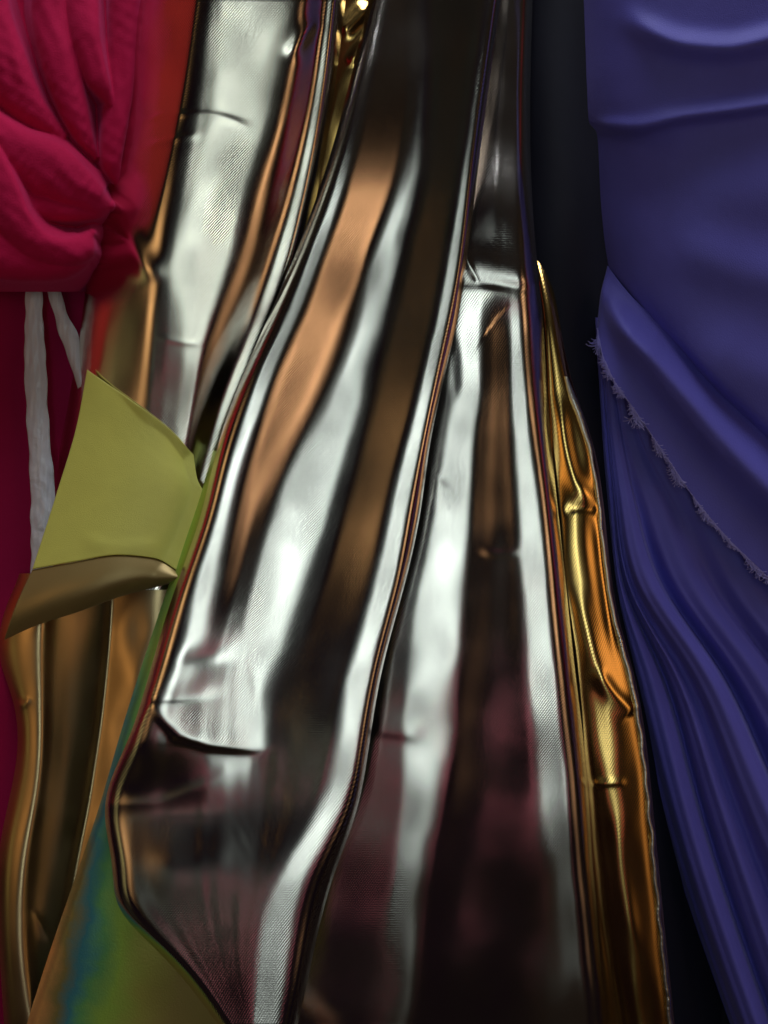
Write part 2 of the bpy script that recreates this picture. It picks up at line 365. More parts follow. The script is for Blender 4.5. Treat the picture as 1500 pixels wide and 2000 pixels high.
# =================================================================== RIGHT OF CENTRE: silver foil panel with a pucker
KR = [0, 300, 480, 560, 650, 750, 860, 1000, 1150, 1300, 1500, 1700, 1900, 2000]
r_str = [
 st([940, 890, 870, 860, 845, 830, 810, 785, 745, 700, 665, 600, 550, 530], -8),
 st([965, 925, 895, 885, 872, 862, 838, 820, 790, 745, 708, 655, 610, 585], [-14]*8 + [-12, -12, -12, -10, -10, -10]),
 st([975, 935, 902, 890, 882, 876, 862, 842, 812, 785, 770, 745, 720, 700], [-14, -14, -6, -5, -7, -9, -9, -9, -9, -9, -9, -9, -9, -9]),
 st([980, 940, 908, 898, 890, 886, 875, 852, 825, 800, 790, 772, 745, 730], [-14, -14, -4, -3, -3, -3, -3, -3, -3, -3, -3, -4, -5, -5]),
 st([988, 958, 940, 935, 935, 932, 920, 912, 900, 885, 860, 820, 800, 790], [-10, -10, 0, 0, 2, 2, 3, 3, 3, 3, 3, 3, 3, 3]),
 st([992, 968, 955, 950, 950, 948, 936, 930, 918, 905, 885, 850, 830, 822], [-6, -6, 0, 3, 12, 14, 14, 14, 14, 14, 14, 14, 14, 14]),
 st([998, 978, 968, 964, 965, 966, 962, 960, 958, 950, 950, 940, 930, 925], [8, 8, 2, 3, 15, 17, 16, 14, 13, 13, 13, 13, 13, 13]),
 st([1003, 988, 985, 985, 988, 992, 992, 1000, 1006, 1015, 1030, 1050, 1065, 1070], [14, 10, 2, 3, 13, 15, 14, 13, 12, 11, 10, 10, 10, 10]),
 st([1008, 995, 998, 998, 1000, 1005, 1012, 1026, 1038, 1048, 1066, 1090, 1105, 1112], [16, 10, 3, 2, 1.5, 1.5, 1.5, 1.5, 1.5, 1.5, 1.5, 1.5, 1.5, 1.5]),
 st([1013, 1004, 1010, 1013, 1016, 1022, 1034, 1052, 1066, 1080, 1100, 1116, 1134, 1142], [18, 12, 6, 4, 1, 1, 1, 1, 1, 1, 1, 1, 1, 1]),
 st([1018, 1010, 1018, 1022, 1026, 1033, 1046, 1064, 1078, 1092, 1114, 1130, 1150, 1160], 22),
 st([1026, 1020, 1030, 1038, 1046, 1052, 1062, 1076, 1092, 1108, 1130, 1150, 1172, 1185], 60),
 st([1040, 1036, 1046, 1054, 1062, 1068, 1076, 1090, 1106, 1122, 1146, 1166, 1188, 1200], 76),
]
def r_wr(X, Y):
    H = smooth_noise(X, Y, 400, 260, 0.8, 5)
    H += wrinkle(X, Y, [(860, 512), (950, 528), (1060, 552)], 2.2, 36, 26, 'g', (0.0, 0.1))
    H += wrinkle(X, Y, [(850, 572), (950, 570), (1000, 582), (1024, 620)], 2.2, 18, 60, 'g', (0.0, 0.5))
    H += wrinkle(X, Y, [(925, 553), (980, 557), (1045, 566)], -0.9, 10, 10, 'g', (0.4, 0.1))
    H += wrinkle(X, Y, [(866, 640), (884, 700), (888, 790)], -0.6, 12, 18, 'g', (0.2, 0.3))
    H += wrinkle(X, Y, [(825, 945), (850, 950), (868, 935)], 0.5, 24, 24, 'g', (0.2, 0.3))
    H += wrinkle(X, Y, [(720, 1422), (770, 1430), (840, 1442)], 0.7, 34, 12, 'g', (0.2, 0.4))
    H += wrinkle(X, Y, [(930, 1075), (975, 1082), (1020, 1078)], -0.7, 8, 8, 'g', (0.3, 0.3))
    H += wrinkle(X, Y, [(905, 490), (918, 520), (937, 555)], 0.8, 4, 4, 'c', (0.2, 0.2))
    return H
PX, PY, H = sheet_field(KR, r_str, 3, [-12, -3, 8, 7, 5, 5, 6, 8, 9, 9, 7, 3, -3, -6], wr=r_wr)
right = grid_mesh('foil_cloth', PX, PY, H, M_silver)
tag(right, 'silver foil cloth right of the middle, puckered near its top, with a dark olive hollow', 'fabric')

# =================================================================== LEFT: champagne foil cloth over its bolt, with turned flap
left = thing('foil_cloth', 'champagne foil cloth at left with a turned-back yellow-green flap', 'fabric', (0, 0, 0))
KL = [0, 200, 400, 560, 690, 830, 975, 1110]
l_str = [
 st([275, 235, 195, 168, 150, 125, 95, 60], -80),
 st([290, 252, 218, 190, 172, 150, 120, 85], -62),
 st([330, 300, 262, 228, 205, 185, 160, 130], [-52, -52, -51, -47, -44, -44, -44, -44]),
 st([382, 352, 308, 262, 232, 215, 195, 170], [-46, -46, -44, -40, -38, -37, -36, -36]),
 st([391, 361, 318, 288, 275, 262, 245, 225], [-16, -17, -20, -34, -32, -28, -26, -26]),
 st([412, 385, 345, 318, 305, 295, 280, 262], -9),
 st([440, 415, 368, 345, 335, 320, 306, 285], [-3, -3, -3, -4, -6, -8, -8, -8]),
 st([572, 530, 470, 425, 385, 360, 335, 310], [3, 3, 3, 2, -1, -4, -4, -4]),
 st([588, 555, 498, 450, 402, 375, 350, 325], 13),
 st([605, 575, 520, 470, 420, 390, 362, 335], [40, 38, 28, 23, 21, 21, 21, 21]),
 st([626, 598, 550, 500, 450, 405, 372, 345], [40, 38, 34, 27, 24, 23, 23, 23]),
 st([636, 608, 562, 512, 464, 415, 378, 350], 14),
 st([641, 614, 571, 522, 473, 422, 384, 356], 2.5),
 st([648, 624, 586, 541, 490, 436, 395, 362], 0),
 st([653, 629, 592, 549, 500, 444, 402, 368], 30),
 st([662, 638, 602, 560, 512, 455, 412, 376], 70),
 st([675, 650, 615, 575, 525, 470, 425, 388], 80),
]
def l_wr(X, Y):
    H = smooth_noise(X, Y, 420, 300, 0.8, 8)
    H += wrinkle(X, Y, [(255, 245), (330, 222), (400, 222), (500, 248)], 0.5, 5, 8, 'g', (0.2, 0.2))
    H += wrinkle(X, Y, [(270, 290), (340, 270), (400, 262)], 0.5, 6, 9, 'g', (0.3, 0.3))
    H += wrinkle(X, Y, [(300, 655), (360, 668), (410, 672)], 0.3, 4, 6, 'g', (0.3, 0.3))
    H += wrinkle(X, Y, [(560, 120), (600, 60), (625, 30)], 1.5, 14, 14, 'g', (0.3, 0.3))
    H += wrinkle(X, Y, [(235, 430), (270, 500), (300, 560)], 3, 22, 22, 'g', (0.3, 0.3))
    return H
PX, PY, H = sheet_field(KL, l_str, 13, [48, 34, 22, 13, 5, -4, -13, -22], y1=1150, wr=l_wr)
grid_mesh('draped_fold', PX, PY, H, M_champ, left)
BOLT = (PX, PY[:, 0], H)
def bolt_h(px, py):
    out = np.zeros(px.shape); bx, by, bh = BOLT
    for i in range(px.shape[0]):
        for j in range(px.shape[1]):
            r = int(np.clip(np.searchsorted(by, py[i, j]), 0, len(by)-1)); out[i, j] = np.interp(px[i, j], bx[r], bh[r])
    return out

# generic four-sided cloth patch from boundary curves given in photo pixels
def coons(top, bottom, left, right, nu, nv):
    T = spline(top, nu); B = spline(bottom, nu); Lf = spline(left, nv); Rg = spline(right, nv)
    u = np.linspace(0, 1, nu)[None, :, None]; v = np.linspace(0, 1, nv)[:, None, None]
    S = (1-v)*T[None] + v*B[None] + (1-u)*Lf[:, None] + u*Rg[:, None]
    S -= (1-u)*(1-v)*T[0] + u*(1-v)*T[-1] + (1-u)*v*B[0] + u*v*B[-1]
    return S[..., 0], S[..., 1], np.repeat(u[..., 0], nv, 0), np.repeat(v[..., 0], nu, 1)

# turned-back flap: dull yellow-green underside of the foil cloth
PX, PY, U, V = coons([(170, 722), (250, 778), (330, 838), (378, 888)],
                     [(63, 1112), (140, 1098), (230, 1084), (300, 1090), (352, 1118)],
                     [(170, 722), (150, 830), (110, 965), (63, 1112)],
                     [(378, 888), (384, 930), (404, 985), (378, 1060), (352, 1118)], 110, 130)
hb_ = bolt_h(PX, PY)
# smooth the cylinder below into a satin band that hugs it, lifting towards the curled lower edge
prof_ = np.median(hb_, axis=0)[None, :]
H = 0.5*hb_ + 0.5*prof_ + 0.004 + 0.010*V**1.5
H = blur_rows(blur_rows(H, 6).T, 10).T
H = np.maximum(np.maximum(H, hb_ + 0.002), 0.002 + 0.006*V + 0.008*np.sin(np.pi*np.clip(U*1.2, 0, 1)))
H = blur_rows(blur_rows(H, 3).T, 3).T + smooth_noise(PX, PY, 300, 260, 0.8, 21) + wrinkle(PX, PY, [(150, 1050), (230, 1068), (330, 1062)], 0.7, 14, 20, 'g')
FLAP_EDGE = H[-1].copy()
flap = grid_mesh('turned_flap', PX, PY, H, M_backing, left, 0.0010)
flap['label'] = 'dull yellow-green underside of the turned-back flap'
# curled lip under the flap, its metal side showing as dull brown
PX, PY, U, V = coons([(63, 1113), (140, 1099), (230, 1085), (300, 1091), (352, 1119)],
                     [(8, 1250), (70, 1222), (150, 1196), (240, 1164), (340, 1138)],
                     [(63, 1113), (30, 1185), (8, 1250)], [(352, 1119), (350, 1128), (340, 1138)], 110, 50)
H = FLAP_EDGE[None, :] - 0.001 + 0.012*np.sin(np.pi*V*0.8) - 0.012*V
M_lip = cloth('dull_bronze_satin', (0.40, 0.29, 0.11), 0.4, 0.2, (1, 0.9, 0.6), 0.2, 0.7)
M_lip.node_tree.nodes['Principled BSDF'].inputs['Metallic'].default_value = 0.45
lip = grid_mesh('curled_lip', PX, PY, H, M_lip, left, 0.0006)
lip['label'] = 'dull bronze curled lip below the yellow-green flap'
# lower folds of the same cloth
KB = [1100, 1250, 1370, 1500, 1650, 1800, 2000]
b_str = [
 st([50, -8, 26, 30, 0, -4, 8], -76),
 st([62, 5, 38, 42, 12, 8, 20], -60),
 st([75, 30, 52, 54, 26, 18, 34], -34),
 st([88, 70, 74, 72, 48, 34, 56], -16),
 st([98, 90, 88, 84, 62, 52, 72], 36),
 st([125, 115, 110, 102, 84, 72, 84], 19),
 st([160, 150, 142, 130, 110, 95, 96], 15),
 st([205, 198, 185, 168, 140, 116, 104], 20),
 st([218, 210, 198, 180, 152, 126, 112], 50),
 st([226, 217, 206, 188, 162, 135, 120], -36),
 st([246, 236, 226, 208, 182, 152, 134], -30),
 st([290, 275, 258, 236, 204, 166, 144], -16),
 st([340, 315, 292, 266, 228, 182, 154], 16),
 st([400, 370, 340, 310, 270, 220, 190], 50),
]
def b_wr(X, Y):
    H = smooth_noise(X, Y, 260, 330, 0.8, 31)
    for (x, y, a, sx, sy) in [(272, 1235, -2.2, 30, 48), (262, 1330, 1.0, 26, 36), (238, 1420, -1.2, 24, 30), (225, 1510, 0.8, 22, 26), (205, 1590, -0.8, 20, 28)]:
        H += a*0.001*np.exp(-((X-x)/sx)**2 - ((Y-y)/sy)**2)
    H += wrinkle(X, Y, [(60, 1770), (95, 1830), (110, 1850)], 1.2, 6, 10, 'c')
    H += wrinkle(X, Y, [(30, 1372), (45, 1378), (58, 1362)], 1.5, 6, 6, 'c')
    return H
PX, PY, H = sheet_field(KB, b_str, 6, [-42, -37, -32, -26, -19, -13, -5], y0=1120, wr=b_wr)
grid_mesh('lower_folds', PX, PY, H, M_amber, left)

# =================================================================== foil cloth under the pouch, its green-teal reflection painted into the colour
m, nt, b = mat('painted_sheen_foil'); L = nt.links.new
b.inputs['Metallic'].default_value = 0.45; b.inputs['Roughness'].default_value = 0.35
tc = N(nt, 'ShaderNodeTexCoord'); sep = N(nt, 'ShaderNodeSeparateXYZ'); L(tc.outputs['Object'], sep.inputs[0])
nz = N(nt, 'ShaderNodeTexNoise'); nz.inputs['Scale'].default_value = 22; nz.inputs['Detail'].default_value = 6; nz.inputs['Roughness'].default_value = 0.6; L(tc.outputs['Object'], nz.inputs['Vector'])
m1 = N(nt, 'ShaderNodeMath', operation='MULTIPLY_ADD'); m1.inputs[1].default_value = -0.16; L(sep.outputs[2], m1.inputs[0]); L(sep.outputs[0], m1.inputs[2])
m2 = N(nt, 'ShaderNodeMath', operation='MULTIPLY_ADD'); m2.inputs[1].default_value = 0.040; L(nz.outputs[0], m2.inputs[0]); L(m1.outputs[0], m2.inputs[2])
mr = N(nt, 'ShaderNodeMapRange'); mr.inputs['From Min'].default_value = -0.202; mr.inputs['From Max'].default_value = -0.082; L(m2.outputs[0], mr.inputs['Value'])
rp = N(nt, 'ShaderNodeValToRGB'); L(mr.outputs[0], rp.inputs[0])  # colour bands imitate reflected hues, laid out by position
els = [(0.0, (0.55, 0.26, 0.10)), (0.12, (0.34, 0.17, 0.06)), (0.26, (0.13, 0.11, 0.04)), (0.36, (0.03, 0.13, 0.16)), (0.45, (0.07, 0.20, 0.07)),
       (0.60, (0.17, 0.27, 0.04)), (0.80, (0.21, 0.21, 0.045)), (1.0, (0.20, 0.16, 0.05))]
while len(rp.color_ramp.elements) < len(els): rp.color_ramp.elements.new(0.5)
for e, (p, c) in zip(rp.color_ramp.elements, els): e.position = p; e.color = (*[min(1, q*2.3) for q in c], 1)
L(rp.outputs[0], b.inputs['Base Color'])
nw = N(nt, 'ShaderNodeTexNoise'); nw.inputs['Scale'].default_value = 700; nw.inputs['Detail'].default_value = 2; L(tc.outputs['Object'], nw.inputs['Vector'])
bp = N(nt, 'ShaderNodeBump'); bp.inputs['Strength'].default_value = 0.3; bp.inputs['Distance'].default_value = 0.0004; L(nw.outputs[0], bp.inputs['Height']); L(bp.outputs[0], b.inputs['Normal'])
M_painted_sheen = m
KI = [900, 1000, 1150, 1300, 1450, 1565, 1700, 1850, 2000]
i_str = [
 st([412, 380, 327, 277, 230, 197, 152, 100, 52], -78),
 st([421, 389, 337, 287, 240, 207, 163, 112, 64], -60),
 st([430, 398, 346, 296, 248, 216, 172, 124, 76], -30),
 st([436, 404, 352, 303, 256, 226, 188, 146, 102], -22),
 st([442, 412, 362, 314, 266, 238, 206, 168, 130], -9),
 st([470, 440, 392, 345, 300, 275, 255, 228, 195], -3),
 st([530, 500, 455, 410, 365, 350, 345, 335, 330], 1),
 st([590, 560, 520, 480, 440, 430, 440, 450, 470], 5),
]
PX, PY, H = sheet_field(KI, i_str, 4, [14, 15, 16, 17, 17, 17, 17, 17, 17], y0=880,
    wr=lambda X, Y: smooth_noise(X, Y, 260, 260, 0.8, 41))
sheen_cloth = grid_mesh('foil_cloth', PX, PY, H, M_painted_sheen)
tag(sheen_cloth, 'foil cloth with painted green and teal reflections and a copper edge, below the dark pouch', 'fabric')

# =================================================================== gold cloth glimpsed at the top
PX, PY, U, V = coons([(610, -220), (790, -220)], [(400, 960), (440, 960)], [(610, -220), (630, 0), (575, 350), (400, 960)], [(790, -220), (760, 0), (650, 350), (440, 960)], 40, 200)
H = -0.006 - 0.004*V + smooth_noise(PX, PY, 120, 200, 2.0, 51) + wrinkle(PX, PY, [(660, 70), (700, 30), (725, 5)], 4, 16, 16, 'g') + wrinkle(PX, PY, [(680, 130), (705, 90), (730, 60)], 3, 10, 10, 'g')
slot = grid_mesh('foil_cloth', PX, PY, H, M_gold)
tag(slot, 'sliver of yellow gold foil cloth at the top, between two hanging silver folds', 'fabric')

# =================================================================== RIGHT: narrow gold foil cloth with silver selvedge
gold = thing('foil_cloth', 'narrow crinkled orange-gold foil cloth with silver edge beside the violet cloth', 'fabric', (0, 0, 0))
KG = [380, 600, 740, 870, 970, 1080, 1200, 1300, 1400, 1550, 1800, 2000]
ge = [1022, 1078, 1106, 1149, 1167, 1179, 1197, 1224, 1245, 1263, 1287, 1308]
g_str = [
 st([1004, 1048, 1056, 1060, 1063, 1067, 1074, 1084, 1096, 1112, 1150, 1180], -76),
 st([1006, 1058, 1066, 1070, 1073, 1078, 1085, 1095, 1108, 1125, 1164, 1195], -58),
 st([1008, 1062, 1071, 1076, 1080, 1084, 1094, 1106, 1120, 1140, 1176, 1208], -34),
 st([1010, 1064, 1076, 1082, 1088, 1096, 1110, 1128, 1140, 1158, 1190, 1220], -24),
 st([1012, 1066, 1080, 1092, 1098, 1106, 1120, 1138, 1150, 1166, 1198, 1228], -12),
 st([1014, 1069, 1084, 1104, 1112, 1118, 1132, 1150, 1165, 1184, 1215, 1242], [-4]*9 + [-9]*3),
 st([1016, 1072, 1092, 1118, 1128, 1134, 1150, 1172, 1190, 1212, 1235, 1258], [4]*9 + [9]*3),
 st([1018, 1074, 1097, 1132, 1142, 1148, 1168, 1192, 1212, 1232, 1256, 1276], [14, 14, 8, 4, 10, 20, 20, 22, 16, 14, 14, 14]),
 st([1020, 1076, 1102, 1142, 1158, 1168, 1186, 1212, 1234, 1250, 1273, 1293], [24, 24, 20, 12, 20, 27, 27, 27, 24, 20, 20, 20]),
 st(ge, 40),
 st([p + 10 for p in ge], 78),
]
def g_wr(X, Y):
    H = smooth_noise(X, Y, 110, 260, 0.35, 61)
    H += wrinkle(X, Y, [(1092, 760), (1100, 850), (1125, 940), (1165, 990)], 2.2, 14, 18, 'g', (0.3, 0.2))
    H += wrinkle(X, Y, [(1098, 1000), (1130, 992), (1170, 998)], -1.2, 12, 9, 'g', (0.3, 0.2))
    H += wrinkle(X, Y, [(1140, 990), (1165, 1020), (1178, 1120), (1205, 1300)], 1.2, 9, 10, 'g', (0.3, 0.3))
    H += wrinkle(X, Y, [(1125, 1130), (1150, 1250), (1190, 1370)], 1.4, 18, 18, 'g', (0.3, 0.3))
    H += wrinkle(X, Y, [(1160, 1300), (1195, 1350), (1240, 1394)], 1.9, 12, 18, 'g', (0.3, 0.1))
    H += wrinkle(X, Y, [(1150, 1535), (1190, 1530), (1228, 1528)], 0.7, 9, 6, 'g', (0.25, 0.25))
    H += wrinkle(X, Y, [(1195, 1540), (1215, 1700), (1250, 1900)], 0.8, 14, 14, 'g', (0.3, 0.3))
    return H
PX, PY, H = sheet_field(KG, g_str, 5, [-64, -20, -13, -10, -9, -8, -8, -8, -9, -10, -13, -16], y0=400, step=3.0, wr=g_wr)
grid_mesh('gold_drape', PX, PY, H, M_gold, gold)
ec = int(PX.shape[1]*0.93)
# crinkled silver selvedge: narrow bead along the right edge
py = np.arange(735, 2200, 3.0); px = pchip(KG, ge, py) + 1.5 + smooth_noise(py, py*0, 90, 1, 2500, 66)
hb = np.interp(py, PY[:, 0], H[:, ec]) + 0.0015
ang = np.linspace(0, 2*np.pi, 9)
rad = np.interp(py, [735, 780, 900, 1100, 1300, 1500, 2200], [3, 7, 3.2, 3.2, 5, 4, 4.5])
PXs = px[:, None] + rad[:, None]*np.cos(ang)[None] ; PYs = np.repeat(py[:, None], 9, 1)
Hs = hb[:, None] + rad[:, None]*K*0.8*np.sin(ang)[None] + rng.normal(0, 0.00018, PXs.shape)
Hs[:, -1] = Hs[:, 0]
sel = grid_mesh('selvedge', PXs, PYs, Hs, foil('silver_selvedge', (0.8, 0.82, 0.8), 0.3, 1.0), gold)
sel['label'] = 'thin crinkled silver selvedge along the gold cloth'

# =================================================================== dark navy cloth column
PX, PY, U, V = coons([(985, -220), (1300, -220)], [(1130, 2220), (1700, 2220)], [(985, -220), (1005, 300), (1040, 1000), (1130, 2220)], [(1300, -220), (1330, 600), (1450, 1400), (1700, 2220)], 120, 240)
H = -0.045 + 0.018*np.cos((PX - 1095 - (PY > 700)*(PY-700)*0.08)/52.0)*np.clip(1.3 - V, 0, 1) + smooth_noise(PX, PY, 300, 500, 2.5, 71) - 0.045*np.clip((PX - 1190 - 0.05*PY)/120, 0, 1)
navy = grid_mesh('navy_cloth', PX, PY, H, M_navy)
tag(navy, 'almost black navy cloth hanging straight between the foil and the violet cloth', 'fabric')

# =================================================================== VIOLET cloth
violet = thing('violet_cloth', 'violet blue matte cloth at the right with a frayed cut edge', 'fabric', (0, 0, 0))
PX, PY, U, V = coons([(1122, -220), (1750, -220)], [(1240, 615), (1335, 706), (1400, 786), (1500, 888), (1750, 1150)],
                     [(1122, -220), (1140, 0), (1146, 160), (1150, 235), (1166, 262), (1174, 400), (1190, 525), (1240, 615)],
                     [(1750, -220), (1750, 400), (1750, 1150)], 200, 240)
dl = U*500
H = -0.042 + 0.050*(1 - np.exp(-dl/70.0)) - 0.030*np.exp(-((1-V)/0.028)**2) + 0.085*(1-V)
H += wrinkle(PX, PY, [(1200, 10), (1260, 55), (1340, 86), (1420, 92), (1540, 66)], 8, 22, 26, 'g', (0.3, 0.0))
H += wrinkle(PX, PY, [(1148, 250), (1230, 250), (1330, 228), (1430, 215), (1560, 195)], 7, 18, 14, 'g', (0.1, 0.0))
H += wrinkle(PX, PY, [(1280, 462), (1370, 498), (1460, 530), (1580, 560)], 5, 55, 50, 'g', (0.4, 0.0))
H += wrinkle(PX, PY, [(1320, 350), (1430, 380), (1580, 370)], 3.5, 60, 60, 'g', (0.4, 0.0))
H += wrinkle(PX, PY, [(1330, 640), (1450, 720), (1580, 760)], 4, 60, 60, 'g', (0.4, 0.0))
H += smooth_noise(PX, PY, 400, 300, 1.0, 81)
grid_mesh('upper_wrap', PX, PY, H, M_purple, violet)
fray = [(1166, 640), (1176, 690), (1196, 738), (1240, 802), (1300, 890), (1360, 978), (1420, 1050), (1500, 1128), (1750, 1390)]
PX, PY, U, V = coons([(1186, 520), (1235, 580), (1330, 662), (1430, 760), (1520, 850), (1750, 1090)], fray, [(1186, 520), (1172, 580), (1166, 640)], [(1750, 1090), (1750, 1390)], 260, 90)
H = -0.030 + 0.026*np.clip(U*3, 0, 1)**0.6 + 0.022*np.exp(-((V-0.40)/0.20)**2)*np.clip(U*4, 0.2, 1) - 0.004*V
H += wrinkle(PX, PY, [(1250, 700), (1330, 800), (1440, 930)], 1.6, 10, 16, 'g') + smooth_noise(PX, PY, 200, 200, 0.6, 83)
grid_mesh('folded_edge', PX, PY, H, M_purple, violet, 0.0008)
fr_h = H[-1]; fr_x = PX[-1]; fr_y = PY[-1]
# fan of folds below
def sheet_h(keys, strands, y0, y1, step=4.0, wr=None):
    py = np.arange(y0, y1 + step, step); pyc = np.clip(py, keys[0], keys[-1])
    SX = np.stack([cubic(keys, s[0], py) for s in strands], 1); SH = np.stack([pchip(keys, s[1], pyc) for s in strands], 1)*0.001
    SX = np.maximum.accumulate(SX + np.arange(SX.shape[1])*0.01, axis=1)
    cols = []
    for i in range(len(strands) - 1):
        n = max(5, int(np.median(SX[:, i+1] - SX[:, i])/step)); cols += [i + k/n for k in range(n)]
    cols.append(len(strands) - 1.0); cols = np.array(cols); ci = np.minimum(cols.astype(int), len(strands) - 2); f = cols - ci
    PX = SX[:, ci]*(1-f) + SX[:, ci+1]*f; fs = f*f*(3 - 2*f)
    H = SH[:, ci]*(1-fs) + SH[:, ci+1]*fs
    PY = np.repeat(py[:, None], PX.shape[1], 1)
    if wr is not None: H = H + wr(PX, PY)
    return PX, PY, H
KP = [650, 900, 1000, 1150, 1300, 1500, 1700, 2000]
def hh(v): return [v]*8
lines = [[1166, 1182, 1190, 1202, 1230, 1278, 1334, 1436], [1172, 1190, 1199, 1222, 1288, 1348, 1406, 1510], [1178, 1196, 1207, 1238, 1329, 1412, 1486, 1590],
         [1186, 1225, 1248, 1300, 1402, 1500, 1600, 1740], [1200, 1275, 1330, 1400, 1510, 1640, 1780, 1960], [1225, 1360, 1440, 1530, 1640, 1780, 1930, 2100], [1260, 1450, 1540, 1640, 1760, 1900, 2050, 2220]]
crest = [[-36, -36, -36, -36, -36, -35, -34, -33], [-34, -33, -32, -30, -28, -26, -24, -22], [-32, -28, -24, -18, -14, -10, -8, -6], [-32, -28, -26, -24, -20, -16, -14, -12], [-30, -24, -20, -18, -14, -10, -8, -6], [-28, -22, -18, -14, -10, -8, -6, -4]]
wide = [([q - 10 for q in lines[0]], hh(-75))]
for i, cr_ in enumerate(crest):
    dep = [[1, 3, 6, 13, 20, 24, 26, 28], [1, 3, 8, 17, 26, 32, 35, 38]][i % 2]
    def at_(k): return [a_ + (b_ - a_)*k for a_, b_ in zip(lines[i], lines[i+1])]
    wide.append((at_(0.0), [c - d for c, d in zip(cr_, dep)]))
    wide.append((at_(0.30), [c - 0.22*d for c, d in zip(cr_, dep)]))
    wide.append((at_(0.58), cr_))
    wide.append((at_(0.86), [c - 0.22*d for c, d in zip(cr_, dep)]))
wide.append((lines[-1], hh(-40)))
PX, PY, H = sheet_h(KP, wide, 620, 2220, wr=lambda X, Y: smooth_noise(X, Y, 220, 380, 1.0, 87))
grid_mesh('fan_folds', PX, PY, H, M_purple, violet)
# frayed threads along the cut edge
V_, F_ = [], []
def thread(p, d, ln, curl, rad=0.00036):
    n = 6; base = len(V_); a0 = math.atan2(d[1], d[0]); q = np.array(p, float)
    for i in range(n):
        a = a0 + curl*i/n
        for k in range(3):
            th = k*2.094
            V_.append((q[0] + rad*math.cos(th)*-math.sin(a), q[1] - rad*math.sin(th), q[2] + rad*math.cos(th)*math.cos(a)))
        q = q + np.array([math.cos(a), random.uniform(-0.5, 0.25), math.sin(a)])*ln/n
    for i in range(n-1):
        for k in range(3):
            F_.append((base+3*i+k, base+3*i+(k+1) % 3, base+3*i+3+(k+1) % 3, base+3*i+3+k))
clump = np.clip(smooth_noise(np.arange(len(fr_x))*1.0, np.zeros(len(fr_x)), 30, 1, 1600, 91) + 0.5, 0.1, 1.4)
for i in range(2, len(fr_x)):
    if fr_x[i] > 1560: break
    for _ in range(7):
        j = random.random()
        x = fr_x[i-1]*(1-j) + fr_x[i]*j; y = fr_y[i-1]*(1-j) + fr_y[i]*j
        p = P(x, y - 1, fr_h[i] + 0.0004)
        thread(p, (random.uniform(-0.9, 0.4), -1), random.uniform(0.003, 0.013)*clump[i], random.uniform(-2.6, 2.6))
me = bpy.data.meshes.new('frayed_threads'); me.from_pydata(V_, [], F_); me.update()
o = link('frayed_threads', me, cloth('violet_thread', (0.34, 0.31, 0.70), 0.7, 0.2, (0.6, 0.6, 1), 0.1, uvmap=False), violet); o['kind'] = 'stuff'

# =================================================================== CRIMSON cloths and the plastic tie
PX, PY, U, V = coons([(-260, 380), (260, 380)], [(-260, 2220), (200, 2220)], [(-260, 380), (-260, 2220)], [(260, 380), (230, 900), (150, 1400), (200, 2220)], 90, 260)
H = -0.034 + 0.006*np.cos((PX + 0.05*PY - 40)/46.0) - 0.012*np.clip((PX-110)/90, 0, 1) + smooth_noise(PX, PY, 200, 600, 1.5, 95)
sheet = grid_mesh('crimson_cloth', PX, PY, H, M_crimson2)
tag(sheet, 'dark crimson cloth hanging flat at the left edge behind the white plastic tie', 'fabric')

def fold_stack(X, Y, folds):
    """highest of several overlapping cloth folds; each fold: points (px, py, h mm, width on its lower/left side, width on the other side)"""
    H = np.full(X.shape, -0.2)
    for n, pts in enumerate(folds):
        q = spline(pts, 60); sd, sp = seg_dist(X, Y, q[:, :2])
        L = np.concatenate([[0], np.cumsum(np.hypot(*np.diff(q[:, :2], axis=0).T))]); L /= L[-1]
        h0 = np.interp(sp, L, q[:, 2])*0.001; wp = np.interp(sp, L, q[:, 3]); wn = np.interp(sp, L, q[:, 4])
        w_ = np.where(sd > 0, wp, wn); d = np.abs(sd)/w_
        prof = 1 - np.sqrt(np.clip(1 - np.clip(d, 0, 1)**2.2, 0, 1))
        h = h0 - prof*np.minimum(w_*K*1.0, 0.017) - np.clip(d - 1, 0, None)*w_*K*3.2
        h += 0.00045*np.sin(sd/5.5 + 3*np.sin(sp*9 + n) + n)*np.sin(sp*7 + n*2.1)**2
        H = np.maximum(H, h)
    return H
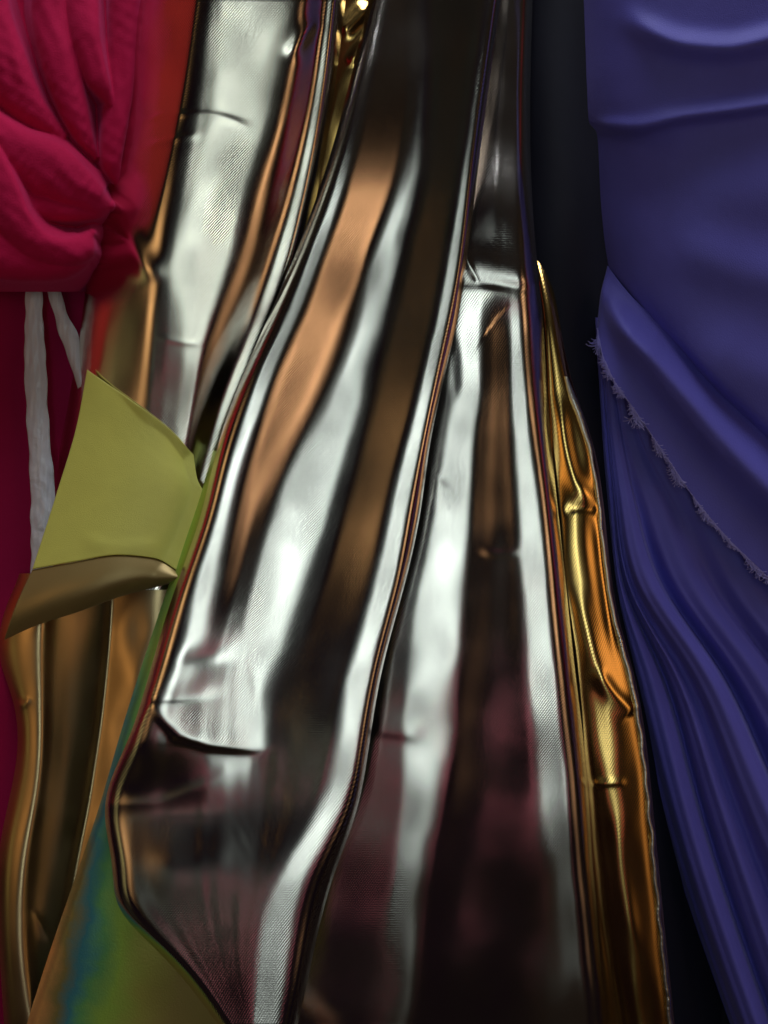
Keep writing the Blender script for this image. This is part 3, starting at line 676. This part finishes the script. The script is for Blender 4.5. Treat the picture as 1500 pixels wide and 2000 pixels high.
folds = [
 [(252, -220, 20, 36, 34), (246, 0, 22, 36, 34), (240, 130, 24, 34, 30), (228, 240, 26, 32, 24), (221, 310, 24, 26, 18), (232, 366, 14, 6, 6)],
 [(150, -220, 22, 50, 36), (158, -20, 26, 46, 36), (176, 70, 32, 44, 22), (200, 150, 32, 36, 12), (218, 198, 26, 14, 6)],
 [(100, -220, 24, 40, 50), (92, 0, 28, 34, 46), (110, 110, 32, 34, 44), (140, 205, 30, 30, 34), (168, 272, 24, 20, 16), (186, 306, 16, 6, 6)],
 [(-50, -220, 30, 90, 46), (-22, 0, 34, 90, 40), (16, 110, 36, 80, 36), (64, 205, 32, 50, 26), (118, 266, 22, 20, 14)],
 [(-140, 110, 28, 90, 40), (-50, 222, 40, 80, 34), (36, 282, 46, 70, 34), (104, 312, 46, 84, 36), (156, 362, 42, 60, 34), (196, 396, 32, 34, 24), (216, 402, 22, 8, 8)],
 [(-60, 340, 26, 40, 50), (50, 388, 36, 34, 50), (130, 406, 36, 30, 40), (190, 406, 28, 24, 26), (216, 402, 18, 8, 8)],
 [(-70, 220, 40, 70, 16), (-10, 296, 48, 70, 14), (22, 360, 54, 66, 14), (50, 426, 56, 60, 14), (84, 466, 56, 50, 15), (126, 482, 52, 44, 18), (158, 474, 42, 40, 18), (178, 456, 30, 10, 10)],
 [(-160, 400, 30, 90, 90), (-40, 470, 44, 70, 80), (50, 500, 48, 52, 60), (112, 504, 46, 46, 40), (156, 488, 34, 34, 26), (174, 474, 24, 12, 12)],
 [(20, -220, -2, 120, 120), (70, 0, 0, 120, 120), (90, 250, 2, 120, 80), (70, 440, 4, 90, 90)],
 [(190, -220, -4, 80, 60), (190, 100, -4, 70, 50), (185, 290, -6, 50, 26)],
]
gx = np.arange(-170, 300, 2.0); gy = np.arange(-220, 572, 2.0)
PX, PY = np.meshgrid(gx, gy)
H = fold_stack(PX, PY, folds)
for _ in range(2):   # slight rounding of the sharpest valleys
    Q = np.pad(H, 1, mode='edge'); H = (Q[1:-1, 1:-1]*4 + Q[:-2, 1:-1] + Q[2:, 1:-1] + Q[1:-1, :-2] + Q[1:-1, 2:])/8
H += smooth_noise(PX, PY, 60, 45, 0.5, 201) + smooth_noise(PX, PY, 26, 34, 0.25, 202)
knot = grid_mesh('crimson_cloth', PX, PY, np.maximum(H, -0.05), M_crimson)
bm = bmesh.new(); bm.from_mesh(knot.data)
bmesh.ops.delete(bm, geom=[v for v in bm.verts if -v.co.y < -0.032], context='VERTS'); bm.to_mesh(knot.data); bm.free()
tag(knot, 'crimson cloth gathered into a twisted knot at the top left corner', 'fabric')

m, nt, b = mat('milky_plastic_film')
b.inputs['Base Color'].default_value = (0.86, 0.90, 1.0, 1); b.inputs['Roughness'].default_value = 0.16
b.inputs['IOR'].default_value = 1.5; b.inputs['Alpha'].default_value = 0.62
tc = N(nt, 'ShaderNodeTexCoord'); nz = N(nt, 'ShaderNodeTexNoise'); nz.inputs['Scale'].default_value = 90; nz.inputs['Detail'].default_value = 4; nz.inputs['Distortion'].default_value = 1.0
nt.links.new(tc.outputs['Object'], nz.inputs['Vector']); bp = N(nt, 'ShaderNodeBump'); bp.inputs['Strength'].default_value = 0.35; bp.inputs['Distance'].default_value = 0.003
nt.links.new(nz.outputs[0], bp.inputs['Height']); nt.links.new(bp.outputs[0], b.inputs['Normal'])
M_film = m
tie = thing('plastic_tie', 'milky plastic tie whose two ends hang below the crimson knot', 'tie', (0, 0, 0))
def ribbon(lft, rgt, h, seed):
    Lq = spline(lft, 160); Rq = spline(rgt, 160); u = np.linspace(0, 1, 18)[None, :]
    PX = Lq[:, :1]*(1-u) + Rq[:, :1]*u; PY = Lq[:, 1:]*(1-u) + Rq[:, 1:]*u
    PX = PX + smooth_noise(PY, PX*0, 70, 1, 2500, seed)*(2*u - 1)
    H = h*0.001 + 0.0035*np.sin(np.pi*u) + smooth_noise(PX, PY, 30, 60, 0.8, seed) + smooth_noise(PX, PY, 14, 160, 0.6, seed+1)
    return grid_mesh('strip', PX, PY, H, M_film, tie, 0.0002)
ribbon([(50, 520), (49, 620), (47, 700), (52, 820), (58, 920), (60, 1020), (60, 1150)], [(82, 520), (84, 620), (90, 700), (95, 820), (104, 920), (110, 1000), (100, 1150)], -14, 101)
ribbon([(84, 520), (98, 590), (122, 670), (145, 735), (165, 800)], [(104, 520), (128, 600), (156, 670), (164, 730), (185, 800)], -16, 105)
